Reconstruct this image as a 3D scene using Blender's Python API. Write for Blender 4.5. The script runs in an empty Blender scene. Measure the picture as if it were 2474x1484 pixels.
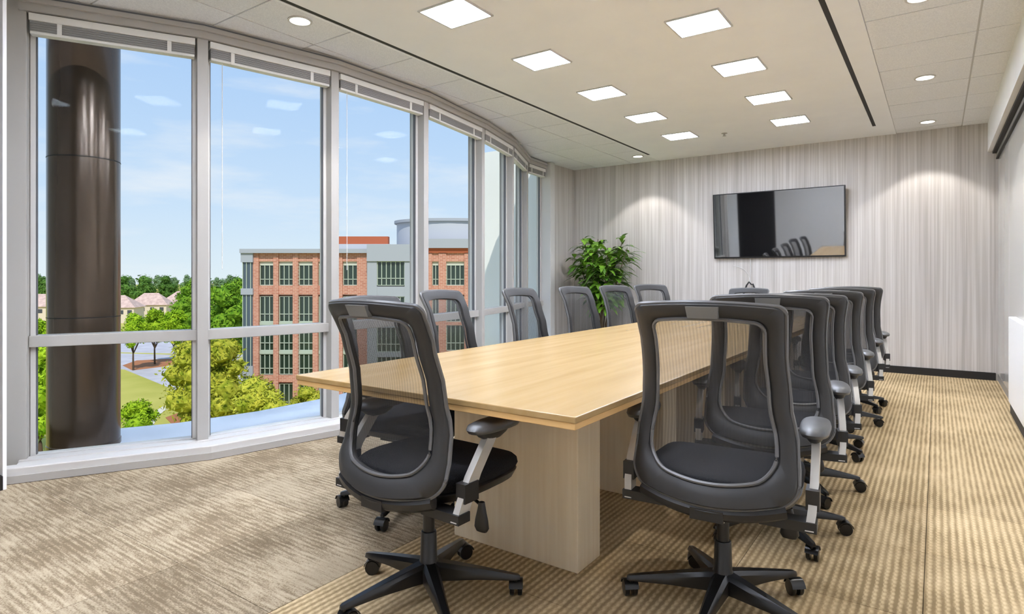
import bpy, bmesh, math, random
from mathutils import Vector, Matrix, noise

random.seed(7)
scene = bpy.context.scene
COL = scene.collection
PI = math.pi

def lin(r, g, b):
    f = lambda c: (c/255/12.92) if c/255 <= 0.04045 else ((c/255+0.055)/1.055)**2.4
    return (f(r), f(g), f(b), 1.0)

# ------------------------------------------------------------------ camera
YAW = math.radians(35.05)
EYE = 1.15
cd = bpy.data.cameras.new('camera'); cam = bpy.data.objects.new('camera', cd); COL.objects.link(cam)
cam.location = (0, 0, EYE); cam.rotation_euler = (PI/2, 0, YAW)
cd.sensor_width = 36; cd.lens = 1464/2474*36; cd.shift_y = -74/2474
cd.clip_start = 0.02; cd.clip_end = 3000
scene.camera = cam

# ------------------------------------------------------------------ sky, sun, exposure
w = bpy.data.worlds.new('sky'); scene.world = w; w.use_nodes = True
nt = w.node_tree; nt.nodes.clear()
out = nt.nodes.new('ShaderNodeOutputWorld'); bg = nt.nodes.new('ShaderNodeBackground')
tc = nt.nodes.new('ShaderNodeTexCoord'); sep = nt.nodes.new('ShaderNodeSeparateXYZ')
ramp = nt.nodes.new('ShaderNodeValToRGB')
nt.links.new(tc.outputs['Generated'], sep.inputs[0]); nt.links.new(sep.outputs['Z'], ramp.inputs[0])
el = ramp.color_ramp.elements
el[0].position = 0.0; el[0].color = lin(230, 243, 252)
el[1].position = 1.0; el[1].color = lin(120, 172, 240)
for p, c in ((0.10, (209, 231, 255)), (0.22, (192, 220, 254)), (0.36, (174, 208, 252))):
    e = el.new(p); e.color = lin(*c)
mp = nt.nodes.new('ShaderNodeMapping'); mp.inputs['Scale'].default_value = (2.2, 2.2, 11)
mp.inputs['Location'].default_value = (0.35, 0.1, 0.45)
nz = nt.nodes.new('ShaderNodeTexNoise'); nz.inputs['Scale'].default_value = 1.6; nz.inputs['Detail'].default_value = 6
nz.inputs['Roughness'].default_value = 0.55
cr = nt.nodes.new('ShaderNodeValToRGB'); cr.color_ramp.elements[0].position = 0.50; cr.color_ramp.elements[1].position = 0.75
cr.color_ramp.elements[1].color = (0.75, 0.75, 0.75, 1)
mx = nt.nodes.new('ShaderNodeMix'); mx.data_type = 'RGBA'; mx.inputs[7].default_value = lin(243, 247, 254)
nt.links.new(tc.outputs['Generated'], mp.inputs[0]); nt.links.new(mp.outputs[0], nz.inputs[0])
nt.links.new(nz.outputs[0], cr.inputs[0]); nt.links.new(cr.outputs[0], mx.inputs[0])
nt.links.new(ramp.outputs[0], mx.inputs[6]); nt.links.new(mx.outputs[2], bg.inputs[0])
bg.inputs[1].default_value = 1.0
nt.links.new(bg.outputs[0], out.inputs[0])

sd = bpy.data.lights.new('sun', 'SUN'); sun = bpy.data.objects.new('sun', sd); COL.objects.link(sun)
sd.energy = 3.6; sd.angle = math.radians(0.6); sd.color = (1, 0.95, 0.86)
sun.rotation_euler = Vector((0.52, -0.45, 0.72)).to_track_quat('Z', 'Y').to_euler()
sun.location = (10, -10, 30)

scene.view_settings.view_transform = 'Standard'; scene.view_settings.look = 'None'
scene.view_settings.exposure = 0.0; scene.view_settings.gamma = 1.0
scene.view_settings.use_curve_mapping = False
scene.cycles.diffuse_bounces = 8; scene.cycles.max_bounces = 16
TROFFER_L = 72.0
DOWN_W = 40.0

# ------------------------------------------------------------------ materials
MATS = {}
def mat(name, base=(0.5, 0.5, 0.5, 1), rough=0.6, metal=0.0, spec=0.5):
    m = bpy.data.materials.new(name); m.use_nodes = True
    b = m.node_tree.nodes['Principled BSDF']
    b.inputs['Base Color'].default_value = base; b.inputs['Roughness'].default_value = rough
    b.inputs['Metallic'].default_value = metal; b.inputs['Specular IOR Level'].default_value = spec
    MATS[name] = m
    return m
def N(m, t, **kw):
    n = m.node_tree.nodes.new(t)
    for k, v in kw.items(): setattr(n, k, v)
    return n
def L(m, a, b): m.node_tree.links.new(a, b)
def bsdf(m): return m.node_tree.nodes['Principled BSDF']
def noise_mat(name, c1, c2, scale=8, stretch=(1, 1, 1), rough=0.6, lo=0.35, hi=0.65, detail=4, bump=0, spec=0.5, coord='Object', rndobj=0.0):
    m = mat(name, c1, rough, 0, spec)
    t = N(m, 'ShaderNodeTexCoord'); mpn = N(m, 'ShaderNodeMapping'); mpn.inputs['Scale'].default_value = stretch
    n = N(m, 'ShaderNodeTexNoise'); n.inputs['Scale'].default_value = scale; n.inputs['Detail'].default_value = detail
    r = N(m, 'ShaderNodeValToRGB'); r.color_ramp.elements[0].position = lo; r.color_ramp.elements[1].position = hi
    r.color_ramp.elements[0].color = c1; r.color_ramp.elements[1].color = c2
    L(m, t.outputs[coord], mpn.inputs[0]); L(m, mpn.outputs[0], n.inputs[0]); L(m, n.outputs[0], r.inputs[0])
    src = r.outputs[0]
    if rndobj:
        oi = N(m, 'ShaderNodeObjectInfo'); mr = N(m, 'ShaderNodeMapRange')
        mr.inputs[3].default_value = 1-rndobj; mr.inputs[4].default_value = 1+rndobj
        hs = N(m, 'ShaderNodeHueSaturation'); L(m, oi.outputs['Random'], mr.inputs[0]); L(m, mr.outputs[0], hs.inputs['Value'])
        L(m, src, hs.inputs['Color']); src = hs.outputs[0]
    L(m, src, bsdf(m).inputs['Base Color'])
    if bump:
        bn = N(m, 'ShaderNodeBump'); bn.inputs['Strength'].default_value = bump; bn.inputs['Distance'].default_value = 0.01
        L(m, n.outputs[0], bn.inputs['Height']); L(m, bn.outputs[0], bsdf(m).inputs['Normal'])
    return m

noise_mat('drywall', lin(243, 244, 246), lin(246, 247, 248), 3, rough=0.9, spec=0.1)
noise_mat('ceiling_tile', lin(226, 227, 229), lin(240, 241, 242), 140, rough=0.95, spec=0.05, detail=2, rndobj=0.015)
mat('tee_bar', lin(196, 195, 193), 0.7)
mat('slot_black', lin(38, 36, 33), 0.7)
mat('white_wall', lin(242, 242, 241), 0.75, spec=0.2)
# vertical striped wall covering
m = mat('striped_wall', (0.7, 0.7, 0.7, 1), 0.7, spec=0.2)
t = N(m, 'ShaderNodeTexCoord'); last = None
cols = []
for sc, lo, hi, c1, c2 in ((11, .36, .62, lin(188, 182, 176), lin(204, 199, 193)), (55, .40, .60, lin(232, 230, 227), lin(255, 255, 255))):
    mpn = N(m, 'ShaderNodeMapping'); mpn.inputs['Scale'].default_value = (1, 1, 0.012)
    n = N(m, 'ShaderNodeTexNoise'); n.inputs['Scale'].default_value = sc; n.inputs['Detail'].default_value = 5
    r = N(m, 'ShaderNodeValToRGB'); r.color_ramp.elements[0].position = lo; r.color_ramp.elements[1].position = hi
    r.color_ramp.elements[0].color = c1; r.color_ramp.elements[1].color = c2
    L(m, t.outputs['Object'], mpn.inputs[0]); L(m, mpn.outputs[0], n.inputs[0]); L(m, n.outputs[0], r.inputs[0]); cols.append(r)
mm = N(m, 'ShaderNodeMix', data_type='RGBA', blend_type='MULTIPLY'); mm.inputs[0].default_value = 1
L(m, cols[0].outputs[0], mm.inputs[6]); L(m, cols[1].outputs[0], mm.inputs[7]); L(m, mm.outputs[2], bsdf(m).inputs['Base Color'])

mat('reflected_dark', lin(46, 45, 46), 0.7)  # dark colour for unseen surfaces that the screen reflects
mat('window_white', lin(200, 197, 192), 0.45)
mat('window_grey', lin(168, 164, 157), 0.5)
mat('blind_slat', lin(150, 148, 144), 0.5)
mat('blind_rail', lin(222, 220, 214), 0.5)
mat('gasket', lin(96, 96, 98), 0.6)
mat('base_black', lin(22, 20, 19), 0.5)
mat('emit_panel')
m = MATS['emit_panel']; b = bsdf(m)
t = N(m, 'ShaderNodeTexCoord'); n = N(m, 'ShaderNodeTexNoise'); n.inputs['Scale'].default_value = 30
r = N(m, 'ShaderNodeMapRange'); r.inputs[3].default_value = TROFFER_L*0.85; r.inputs[4].default_value = TROFFER_L*1.15
L(m, t.outputs['Object'], n.inputs[0]); L(m, n.outputs[0], r.inputs[0]); L(m, r.outputs[0], b.inputs['Emission Strength'])
b.inputs['Emission Color'].default_value = (0.90, 0.98, 1.17, 1); b.inputs['Base Color'].default_value = (.8, .8, .8, 1)
m = mat('emit_down'); b = bsdf(m); b.inputs['Emission Color'].default_value = (1, 0.96, 0.9, 1); b.inputs['Emission Strength'].default_value = 6

def glass_mat(name, tint, refl=1.0, ior=1.45):
    m = bpy.data.materials.new(name); m.use_nodes = True; t_ = m.node_tree; t_.nodes.clear()
    o = N(m, 'ShaderNodeOutputMaterial'); tr = N(m, 'ShaderNodeBsdfTransparent'); gl = N(m, 'ShaderNodeBsdfGlossy')
    tr.inputs[0].default_value = tint; gl.inputs['Roughness'].default_value = 0.0
    lw = N(m, 'ShaderNodeLayerWeight'); lw.inputs[0].default_value = 0.5
    p5 = N(m, 'ShaderNodeMath', operation='POWER'); p5.inputs[1].default_value = 5.0
    fr = N(m, 'ShaderNodeMath', operation='MULTIPLY_ADD'); fr.inputs[1].default_value = 0.96; fr.inputs[2].default_value = 0.04
    L(m, lw.outputs['Facing'], p5.inputs[0]); L(m, p5.outputs[0], fr.inputs[0])
    mu = N(m, 'ShaderNodeMath', operation='MULTIPLY'); mu.inputs[1].default_value = refl; mu.use_clamp = True
    mi = N(m, 'ShaderNodeMixShader')
    L(m, fr.outputs[0], mu.inputs[0]); L(m, mu.outputs[0], mi.inputs[0]); L(m, tr.outputs[0], mi.inputs[1]); L(m, gl.outputs[0], mi.inputs[2])
    L(m, mi.outputs[0], o.inputs[0]); MATS[name] = m
    return m
glass_mat('window_glass', (0.97, 0.985, 0.98, 1), 0.03)

# carpet
def carpet(name, axis):
    m = mat(name, (0.3, 0.25, 0.18, 1), 0.95, spec=0.05)
    g = N(m, 'ShaderNodeNewGeometry'); sp = N(m, 'ShaderNodeSeparateXYZ'); L(m, g.outputs['Position'], sp.inputs[0])
    A, B = ('X', 'Y') if axis == 'Y' else ('Y', 'X')
    def math_(op, a, bv=None, b_=None):
        n = N(m, 'ShaderNodeMath', operation=op)
        if hasattr(a, 'is_linked'): L(m, a, n.inputs[0])
        else: n.inputs[0].default_value = a
        if b_ is not None: L(m, b_, n.inputs[1])
        elif bv is not None: n.inputs[1].default_value = bv
        return n.outputs[0]
    wob = N(m, 'ShaderNodeTexNoise'); wob.inputs['Scale'].default_value = 9; L(m, g.outputs['Position'], wob.inputs[0])
    across = math_('ADD', math_('MULTIPLY', sp.outputs[A], 2*PI/0.027), b_=math_('MULTIPLY', wob.outputs[0], 1.6))
    sa = math_('MULTIPLY_ADD', math_('SINE', across), 0.5); sa.node.inputs[2].default_value = 0.5
    cid = math_('FLOOR', math_('MULTIPLY', sp.outputs[A], 1/0.027))
    al = math_('ADD', math_('MULTIPLY', sp.outputs[B], 2*PI/0.034), b_=math_('MULTIPLY', cid, 2.4))
    sb = math_('MULTIPLY_ADD', math_('SINE', al), 0.5); sb.node.inputs[2].default_value = 0.5
    # streak noise, long along B
    mpn = N(m, 'ShaderNodeMapping'); mpn.inputs['Scale'].default_value = (38, 5, 1) if axis == 'Y' else (9, 75, 1)
    sn = N(m, 'ShaderNodeTexNoise'); sn.inputs['Scale'].default_value = 1.0; sn.inputs['Detail'].default_value = 3
    L(m, g.outputs['Position'], mpn.inputs[0]); L(m, mpn.outputs[0], sn.inputs[0])
    fn = N(m, 'ShaderNodeTexNoise'); fn.inputs['Scale'].default_value = 160; fn.inputs['Detail'].default_value = 2; L(m, g.outputs['Position'], fn.inputs[0])
    pn = N(m, 'ShaderNodeTexNoise'); pn.inputs['Scale'].default_value = 2.2; pn.inputs['Detail'].default_value = 3; L(m, g.outputs['Position'], pn.inputs[0])
    rib = math_('MULTIPLY', math_('POWER', sa, 1.3), b_=math_('MULTIPLY_ADD', sb, 0.55))
    rib.node.inputs[1].links[0].from_node.inputs[2].default_value = 0.45
    k1, k2, k3 = (0.60, 0.50, 0.32) if axis == 'Y' else (0.10, 0.50, 0.42)
    v = math_('MULTIPLY', rib, k1)
    v = math_('ADD', v, b_=math_('MULTIPLY', math_('SUBTRACT', sn.outputs[0], 0.47), k2))
    v = math_('ADD', v, b_=math_('MULTIPLY', math_('SUBTRACT', fn.outputs[0], 0.5), k3))
    v = math_('ADD', v, b_=math_('MULTIPLY', math_('SUBTRACT', pn.outputs[0], 0.44), 0.6))
    r = N(m, 'ShaderNodeValToRGB'); r.color_ramp.elements[0].position = 0.0 if axis == 'Y' else -0.0
    r.color_ramp.elements[1].position = 0.72 if axis == 'Y' else 0.45
    if axis == 'Y':
        r.color_ramp.elements[0].color = lin(138, 119, 88); r.color_ramp.elements[1].color = lin(206, 183, 146)
        e = r.color_ramp.elements.new(0.3); e.color = lin(182, 160, 124)
    else:  # same carpet, greyer palette: daylight from the windows put into its colour
        r.color_ramp.elements[0].color = lin(124, 108, 86); r.color_ramp.elements[1].color = lin(192, 175, 149)
        e = r.color_ramp.elements.new(0.16); e.color = lin(170, 154, 129)
    L(m, v, r.inputs[0])
    oi = N(m, 'ShaderNodeObjectInfo'); mr = N(m, 'ShaderNodeMapRange'); mr.inputs[3].default_value = 0.88; mr.inputs[4].default_value = 1.06
    L(m, oi.outputs['Random'], mr.inputs[0])
    hs = N(m, 'ShaderNodeHueSaturation'); L(m, r.outputs[0], hs.inputs['Color']); L(m, mr.outputs[0], hs.inputs['Value'])
    L(m, hs.outputs[0], bsdf(m).inputs['Base Color'])
    bn = N(m, 'ShaderNodeBump'); bn.inputs['Strength'].default_value = 0.35; bn.inputs['Distance'].default_value = 0.004
    L(m, v, bn.inputs['Height']); L(m, bn.outputs[0], bsdf(m).inputs['Normal'])
    return m
carpet('carpet_lengthwise', 'Y'); carpet('carpet_crosswise', 'X')
mat('subfloor', lin(90, 78, 60), 0.9)

# furniture
def wood(name, c1, c2, stretch, scale, rough, spec=0.5):
    m = noise_mat(name, lin(*c1), lin(*c2), scale, stretch, rough, 0.3, 0.7, 6, spec=spec)
    return m
wood('maple_top', (162, 132, 84), (174, 145, 100), (6, 0.35, 6), 3.0, 0.24, 0.35)
wood('maple_edge', (206, 164, 104), (222, 184, 124), (0.6, 0.6, 9), 3.0, 0.4)
wood('maple_leg', (232, 216, 186), (243, 230, 204), (14, 14, 0.6), 3.0, 0.5)
mat('chair_frame', lin(50, 49, 48), 0.5, spec=0.35)
mat('chair_rim', lin(92, 91, 90), 0.32)
mat('chair_black', lin(24, 24, 25), 0.42)
mat('chair_base', lin(20, 20, 21), 0.28)
mat('arm_silver', lin(196, 193, 186), 0.35, 0.25)
mat('arm_pad', lin(70, 70, 70), 0.42, spec=0.9)
noise_mat('seat_fabric', lin(20, 20, 22), lin(34, 34, 36), 260, rough=0.9, bump=0.3, spec=0.15)
mat('sticker', lin(235, 235, 232), 0.6)
mat('plate_grey', lin(112, 112, 110), 0.5)
# see-through mesh cloth
m = bpy.data.materials.new('mesh_cloth'); m.use_nodes = True; MATS['mesh_cloth'] = m
t_ = m.node_tree; pb = bsdf(m); o = t_.nodes['Material Output']
pb.inputs['Base Color'].default_value = lin(42, 42, 43); pb.inputs['Roughness'].default_value = 0.6
tr = N(m, 'ShaderNodeBsdfTransparent'); mi = N(m, 'ShaderNodeMixShader')
t = N(m, 'ShaderNodeTexCoord'); sp = N(m, 'ShaderNodeSeparateXYZ'); L(m, t.outputs['Object'], sp.inputs[0])
wv = N(m, 'ShaderNodeMath', operation='MULTIPLY'); wv.inputs[1].default_value = 2*PI/0.011; L(m, sp.outputs['X'], wv.inputs[0])
sn = N(m, 'ShaderNodeMath', operation='SINE'); L(m, wv.outputs[0], sn.inputs[0])
mr = N(m, 'ShaderNodeMapRange'); mr.inputs[1].default_value = -1; mr.inputs[3].default_value = 0.44; mr.inputs[4].default_value = 0.58
L(m, sn.outputs[0], mr.inputs[0]); L(m, mr.outputs[0], mi.inputs[0])
L(m, tr.outputs[0], mi.inputs[1]); L(m, pb.outputs[0], mi.inputs[2]); L(m, mi.outputs[0], o.inputs[0])

mat('tv_bezel', lin(14, 14, 15), 0.3)
mat('tv_screen', lin(6, 6, 7), 0.03, spec=1.0)
bsdf(MATS['tv_screen']).inputs['IOR'].default_value = 2.4
mat('cable_black', lin(30, 30, 30), 0.5)
mat('cable_white', lin(205, 204, 200), 0.5)
m = noise_mat('plant_leaf', lin(44, 92, 24), lin(132, 176, 52), 7, rough=0.42, lo=0.3, hi=0.7)
mat('stem_brown', lin(86, 70, 48), 0.8)
mat('pot', lin(70, 62, 55), 0.5)
mat('soil', lin(48, 38, 30), 0.95)
mat('partition_panel', lin(210, 208, 204), 0.10, spec=0.8)
mat('partition_alu', lin(150, 148, 144), 0.4, 0.4)
mat('panel_white', lin(240, 239, 236), 0.4)

# outdoors
noise_mat('grass', lin(172, 168, 76), lin(202, 192, 104), 0.06, rough=0.95, spec=0.1)
noise_mat('asphalt', lin(186, 180, 186), lin(204, 198, 202), 0.3, rough=0.9)
mat('kerb', lin(222, 214, 196), 0.9)
mat('mulch', lin(176, 112, 70), 0.95)
mat('bark', lin(84, 66, 50), 0.9)
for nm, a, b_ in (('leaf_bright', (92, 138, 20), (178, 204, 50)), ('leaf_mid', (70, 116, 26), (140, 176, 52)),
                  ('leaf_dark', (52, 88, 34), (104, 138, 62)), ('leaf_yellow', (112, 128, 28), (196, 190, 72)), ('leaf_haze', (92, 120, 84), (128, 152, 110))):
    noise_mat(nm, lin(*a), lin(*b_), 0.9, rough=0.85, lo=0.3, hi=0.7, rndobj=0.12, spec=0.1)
m = mat('brick_wall', lin(176, 112, 92), 0.9, spec=0.1)
bt = N(m, 'ShaderNodeTexBrick'); bt.inputs['Scale'].default_value = 1.0; bt.inputs['Brick Width'].default_value = 0.6; bt.inputs['Row Height'].default_value = 0.22
bt.inputs['Mortar Size'].default_value = 0.02
bt.inputs['Color1'].default_value = lin(182, 120, 102); bt.inputs['Color2'].default_value = lin(200, 142, 122); bt.inputs['Mortar'].default_value = lin(210, 180, 164)
t = N(m, 'ShaderNodeTexCoord'); mpn = N(m, 'ShaderNodeMapping'); mpn.inputs['Rotation'].default_value = (PI/2, 0, 0)
L(m, t.outputs['Object'], mpn.inputs[0]); L(m, mpn.outputs[0], bt.inputs[0]); L(m, bt.outputs[0], bsdf(m).inputs['Base Color'])
mat('brick_red', lin(178, 96, 66), 0.9)
mat('metal_grey', lin(164, 167, 176), 0.5)
mat('metal_pale', lin(188, 190, 198), 0.5)
mat('facade_glass', lin(44, 58, 50), 0.12, spec=0.6)
mat('facade_glass_blue', lin(70, 84, 96), 0.12, spec=0.7)
mat('facade_mullion', lin(176, 186, 172), 0.6)
mat('stone_lintel', lin(205, 204, 192), 0.8)
noise_mat('roof_tile', lin(190, 160, 150), lin(216, 186, 174), 0.8, rough=0.9)
mat('house_wall', lin(216, 200, 182), 0.9)
mat('dark_opening', lin(70, 72, 80), 0.5)
m = noise_mat('column_bronze', lin(78, 62, 50), lin(104, 86, 72), 1.6, (1, 1, 0.3), 0.2, spec=0.9); bsdf(m).inputs['Metallic'].default_value = 0.55
mat('column_joint', lin(24, 20, 18), 0.5)
mat('ledge_metal', lin(226, 230, 238), 0.55)
mat('pier_clad', lin(236, 234, 230), 0.5)

# ------------------------------------------------------------------ mesh helpers
class MB:
    def __init__(s): s.v = []; s.f = []
    def box(s, x0, x1, y0, y1, z0, z1, M=None):
        i = len(s.v)
        for p in ((x0,y0,z0),(x1,y0,z0),(x1,y1,z0),(x0,y1,z0),(x0,y0,z1),(x1,y0,z1),(x1,y1,z1),(x0,y1,z1)):
            p = Vector(p); s.v.append(M @ p if M else p)
        for q in ((3,2,1,0),(4,5,6,7),(0,1,5,4),(1,2,6,5),(2,3,7,6),(3,0,4,7)): s.f.append([i+k for k in q])
        return s
    def prism(s, poly, z0, z1):
        i = len(s.v); n = len(poly)
        for z in (z0, z1):
            for x, y in poly: s.v.append(Vector((x, y, z)))
        s.f.append([i+k for k in range(n)][::-1]); s.f.append([i+n+k for k in range(n)])
        for k in range(n): s.f.append([i+k, i+(k+1) % n, i+n+(k+1) % n, i+n+k])
        return s
    def loops(s, rings, closed=True, cap=True):
        i0 = len(s.v); n = len(rings[0])
        for r in rings:
            for p in r: s.v.append(Vector(p))
        for a in range(len(rings)-1):
            for k in range(n if closed else n-1):
                s.f.append([i0+a*n+k, i0+a*n+(k+1) % n, i0+(a+1)*n+(k+1) % n, i0+(a+1)*n+k])
        if cap and closed:
            s.f.append([i0+k for k in range(n)][::-1]); s.f.append([i0+(len(rings)-1)*n+k for k in range(n)])
        return s
    def lathe(s, prof, n=16, c=(0, 0, 0), axis='Z'):
        rings = []
        for r, z in prof:
            ring = []
            for k in range(n):
                a = 2*PI*k/n; x, y = r*math.cos(a), r*math.sin(a)
                p = (x, y, z) if axis == 'Z' else ((z, x, y) if axis == 'X' else (y, z, x))
                ring.append((p[0]+c[0], p[1]+c[1], p[2]+c[2]))
            rings.append(ring)
        return s.loops(rings)
    def tube(s, pts, r, n=8, closed=False):
        pts = [Vector(p) for p in pts]; m_ = len(pts); rings = []
        up0 = Vector((0.13, 0.2, 1)).normalized()
        for k in range(m_):
            if closed: d = pts[(k+1) % m_]-pts[k-1]
            else: d = pts[min(k+1, m_-1)]-pts[max(k-1, 0)]
            d.normalize(); u = d.cross(up0)
            if u.length < 1e-3: u = d.cross(Vector((1, 0, 0)))
            u.normalize(); v_ = u.cross(d)
            rr = r[k] if isinstance(r, (list, tuple)) else r
            rings.append([pts[k]+u*rr*math.cos(2*PI*j/n)+v_*rr*math.sin(2*PI*j/n) for j in range(n)])
        if closed:
            rings.append(rings[0]); return s.loops(rings, cap=False)
        return s.loops(rings)
    def quad(s, *p):
        i = len(s.v); s.v += [Vector(q) for q in p]; s.f.append([i+k for k in range(len(p))]); return s
    def mesh(s, name, mt, smooth=False):
        me = bpy.data.meshes.new(name); me.from_pydata([tuple(v) for v in s.v], [], s.f); me.update()
        if mt: me.materials.append(MATS[mt])
        b_ = bmesh.new(); b_.from_mesh(me); bmesh.ops.recalc_face_normals(b_, faces=b_.faces)
        b_.to_mesh(me); b_.free()
        if smooth: me.polygons.foreach_set('use_smooth', [True]*len(me.polygons)); me.set_sharp_from_angle(angle=math.radians(smooth if smooth is not True else 45))
        return me
    def build(s, name, mt, parent=None, smooth=False, bevel=0):
        o = bpy.data.objects.new(name, s.mesh(name, mt, smooth)); COL.objects.link(o)
        if parent: o.parent = parent
        if bevel:
            md = o.modifiers.new('bevel', 'BEVEL'); md.width = bevel; md.segments = 2; md.limit_method = 'ANGLE'
        return o
def inst(name, me, parent=None, loc=(0, 0, 0), rz=0):
    o = bpy.data.objects.new(name, me); COL.objects.link(o); o.parent = parent
    o.location = loc; o.rotation_euler = (0, 0, rz); return o
def empty(name, loc=(0, 0, 0), rz=0):
    o = bpy.data.objects.new(name, None); COL.objects.link(o); o.location = loc; o.rotation_euler = (0, 0, rz)
    o.empty_display_size = 0.1; return o
def tag(o, label=None, cat=None, group=None, kind=None):
    if label: o['label'] = label
    if cat: o['category'] = cat
    if group: o['group'] = group
    if kind: o['kind'] = kind
    return o
def struct(o, label, cat): return tag(o, label, cat, kind='structure')
def copy_tree(o, parent=None):
    c = o.copy(); COL.objects.link(c); c.parent = parent
    for ch in o.children: copy_tree(ch, c)
    return c

# ------------------------------------------------------------------ room shell
H = 2.85; BACK = 8.54; FRONT = -1.7; RX = 0.55
# mullion line (room-side faces) of the curved window wall, near end to far end
W = [(-4.53, 1.286), (-4.067, 2.155), (-3.857, 3.089), (-3.847, 4.112), (-4.029, 5.204), (-4.296, 6.152), (-4.74, 7.14), (-4.80, 7.74)]
W = [Vector((x, y)) for x, y in W]
def seg_n(a, b):       # unit vector pointing into the room
    d = (b-a).normalized(); return Vector((d.y, -d.x))
def node_n(i):
    ns = []
    if i > 0: ns.append(seg_n(W[i-1], W[i]))
    if i < len(W)-1: ns.append(seg_n(W[i], W[i+1]))
    n = sum(ns, Vector((0, 0))); return n.normalized()/max(0.5, n.normalized().dot(ns[0]))
def offset(d): return [W[i]+node_n(i)*d for i in range(len(W))]
def clip(poly, a, b, d):      # keep the room side of segment a-b moved inwards by d
    n = seg_n(a, b); o_ = a+n*d; res = []
    for i in range(len(poly)):
        p, q = Vector(poly[i]), Vector(poly[(i+1) % len(poly)])
        sp_, sq = (p-o_).dot(n), (q-o_).dot(n)
        if sp_ >= 0: res.append((p.x, p.y))
        if sp_*sq < 0: k = sp_/(sp_-sq); r_ = p+(q-p)*k; res.append((r_.x, r_.y))
    return res
def clip_room(poly, d):
    cy = sum(p[1] for p in poly)/len(poly)
    if min(p[0] for p in poly) > -3.3: return poly
    if cy < 1.2: return poly
    for i in range(len(W)-1):
        lo = W[i].y if i else -9; hi = W[i+1].y if i < len(W)-2 else 99
        if lo <= cy < hi: return clip(poly, W[i], W[i+1], d)
    return poly

wi = offset(0.12)
room_poly = [(RX+0.3, FRONT), (RX+0.3, BACK+0.1), (-4.77, BACK+0.1)] + [(p.x, p.y) for p in reversed(wi)] + [(-4.3, 1.11), (-6.0, 1.11), (-6.0, FRONT)]
floor = MB().prism(room_poly, -0.3, -0.008).build('floor', 'subfloor'); struct(floor, 'carpeted floor of the meeting room', 'floor')
# carpet tiles
T = 0.61
me_cache = {}
x0g = RX+0.02
for ax in range(11):
    for ay in range(17):
        xa, xb = x0g-(ax+1)*T, x0g-ax*T
        ya, yb = BACK-(ay+1)*T, BACK-ay*T
        g = 0.0012
        if xb < -6 or yb < FRONT: continue
        ya = max(ya, FRONT); xa = max(xa, -6)
        poly = [(xa+g, ya+g), (xb-g, ya+g), (xb-g, yb-g), (xa+g, yb-g)]
        cl = clip_room(poly, 0.14)
        if len(cl) < 3: continue
        if yb <= 1.2 or xa > -4.25: pass
        mt = 'carpet_crosswise' if (xa+xb)/2 < -1.9 else 'carpet_lengthwise'
        cx_, cy_ = (xa+xb)/2, (ya+yb)/2
        key = (mt, round(yb-ya, 3), round(xb-xa, 3))
        if cl is poly or len(cl) == 4 and all(abs(a[0]-b_[0])+abs(a[1]-b_[1]) < 1e-6 for a, b_ in zip(cl, poly)):
            if key not in me_cache: me_cache[key] = MB().prism([(x-cx_, y-cy_) for x, y in poly], -0.008, 0.0).mesh('carpet_tile', mt)
            me = me_cache[key]
        else: me = MB().prism([(x-cx_, y-cy_) for x, y in cl], -0.008, 0.0).mesh('carpet_tile', mt)
        inst('carpet_tile', me, floor, (cx_, cy_, 0))

# ceiling: slab above, smooth centre field, slot channels, tile fields
wo = offset(-0.17)
ceil_poly = [(RX+0.4, FRONT-0.1), (RX+0.4, BACK+0.2), (-4.95, BACK+0.2)] + [(p.x, p.y) for p in reversed(wo)] + [(-4.75, 1.24), (-6.2, 1.24), (-6.2, FRONT-0.1)]
ceil = MB().prism(ceil_poly, H+0.06, H+0.25).build('ceiling', 'tee_bar'); struct(ceil, 'white ceiling with smooth centre field and tiled margins', 'ceiling')
SL, SR = -3.32, -0.60
f_ = MB()
f_.box(SL+0.042, SR, FRONT, BACK, H, H+0.06)
f_.box(SR+0.035, -0.425, FRONT, BACK, H, H+0.06)
f_.box(SR, SR+0.035, 7.98, BACK, H, H+0.06)
f_.box(SL, SL+0.042, 8.05, BACK, H, H+0.06)
f_.build('centre_field', 'drywall', ceil)
for x, y1 in ((SL, 8.05), (SR, 7.98)):
    MB().box(x, x+(0.042 if x < -2 else 0.035), FRONT, y1, H+0.004, H+0.055).build('linear_air_slot', 'slot_black', ceil)
def ctile(xa, xb, ya, yb):
    g = 0.006
    poly = [(xa+g, ya+g), (xb-g, ya+g), (xb-g, yb-g), (xa+g, yb-g)]
    cl = clip_room(poly, 0.03)
    if len(cl) < 3: return
    MB().prism(cl, H+0.003, H+0.011).build('ceiling_tile', 'ceiling_tile', ceil)
def rows(y0):
    y = y0
    while y > FRONT: y -= T
    res = []
    while y < BACK:
        res.append((max(y, FRONT), min(y+T, BACK))); y += T
    return res
for ya, yb in rows(2.20):
    if yb-ya < 0.05: continue
    ctile(-3.75, SL-0.02, ya, yb); ctile(-4.36, -3.75, ya, yb); ctile(-4.97, -4.36, ya, yb)
    if yb < 1.4: ctile(-6.0, -4.97, ya, yb)
tg = MB()
tg.box(-0.425, 0.5, FRONT, BACK, H+0.010, H+0.03)
tg.prism([p for p in clip([(-6.1, FRONT), (SL, FRONT), (SL, 1.25), (-6.1, 1.25)], Vector((-9, 0)), Vector((-9, 1)), 0)], H+0.010, H+0.03)
for i in range(len(W)-1):
    a, b_ = W[i], W[i+1]; y0_, y1_ = (1.25 if i == 0 else a.y), (BACK if i == len(W)-2 else b_.y)
    tg.prism([(SL, y0_), (SL, y1_), (b_.x-0.02, y1_), (a.x-0.02, y0_)], H+0.010, H+0.03)
tg.build('tee_grid', 'tee_bar', ceil)
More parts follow.
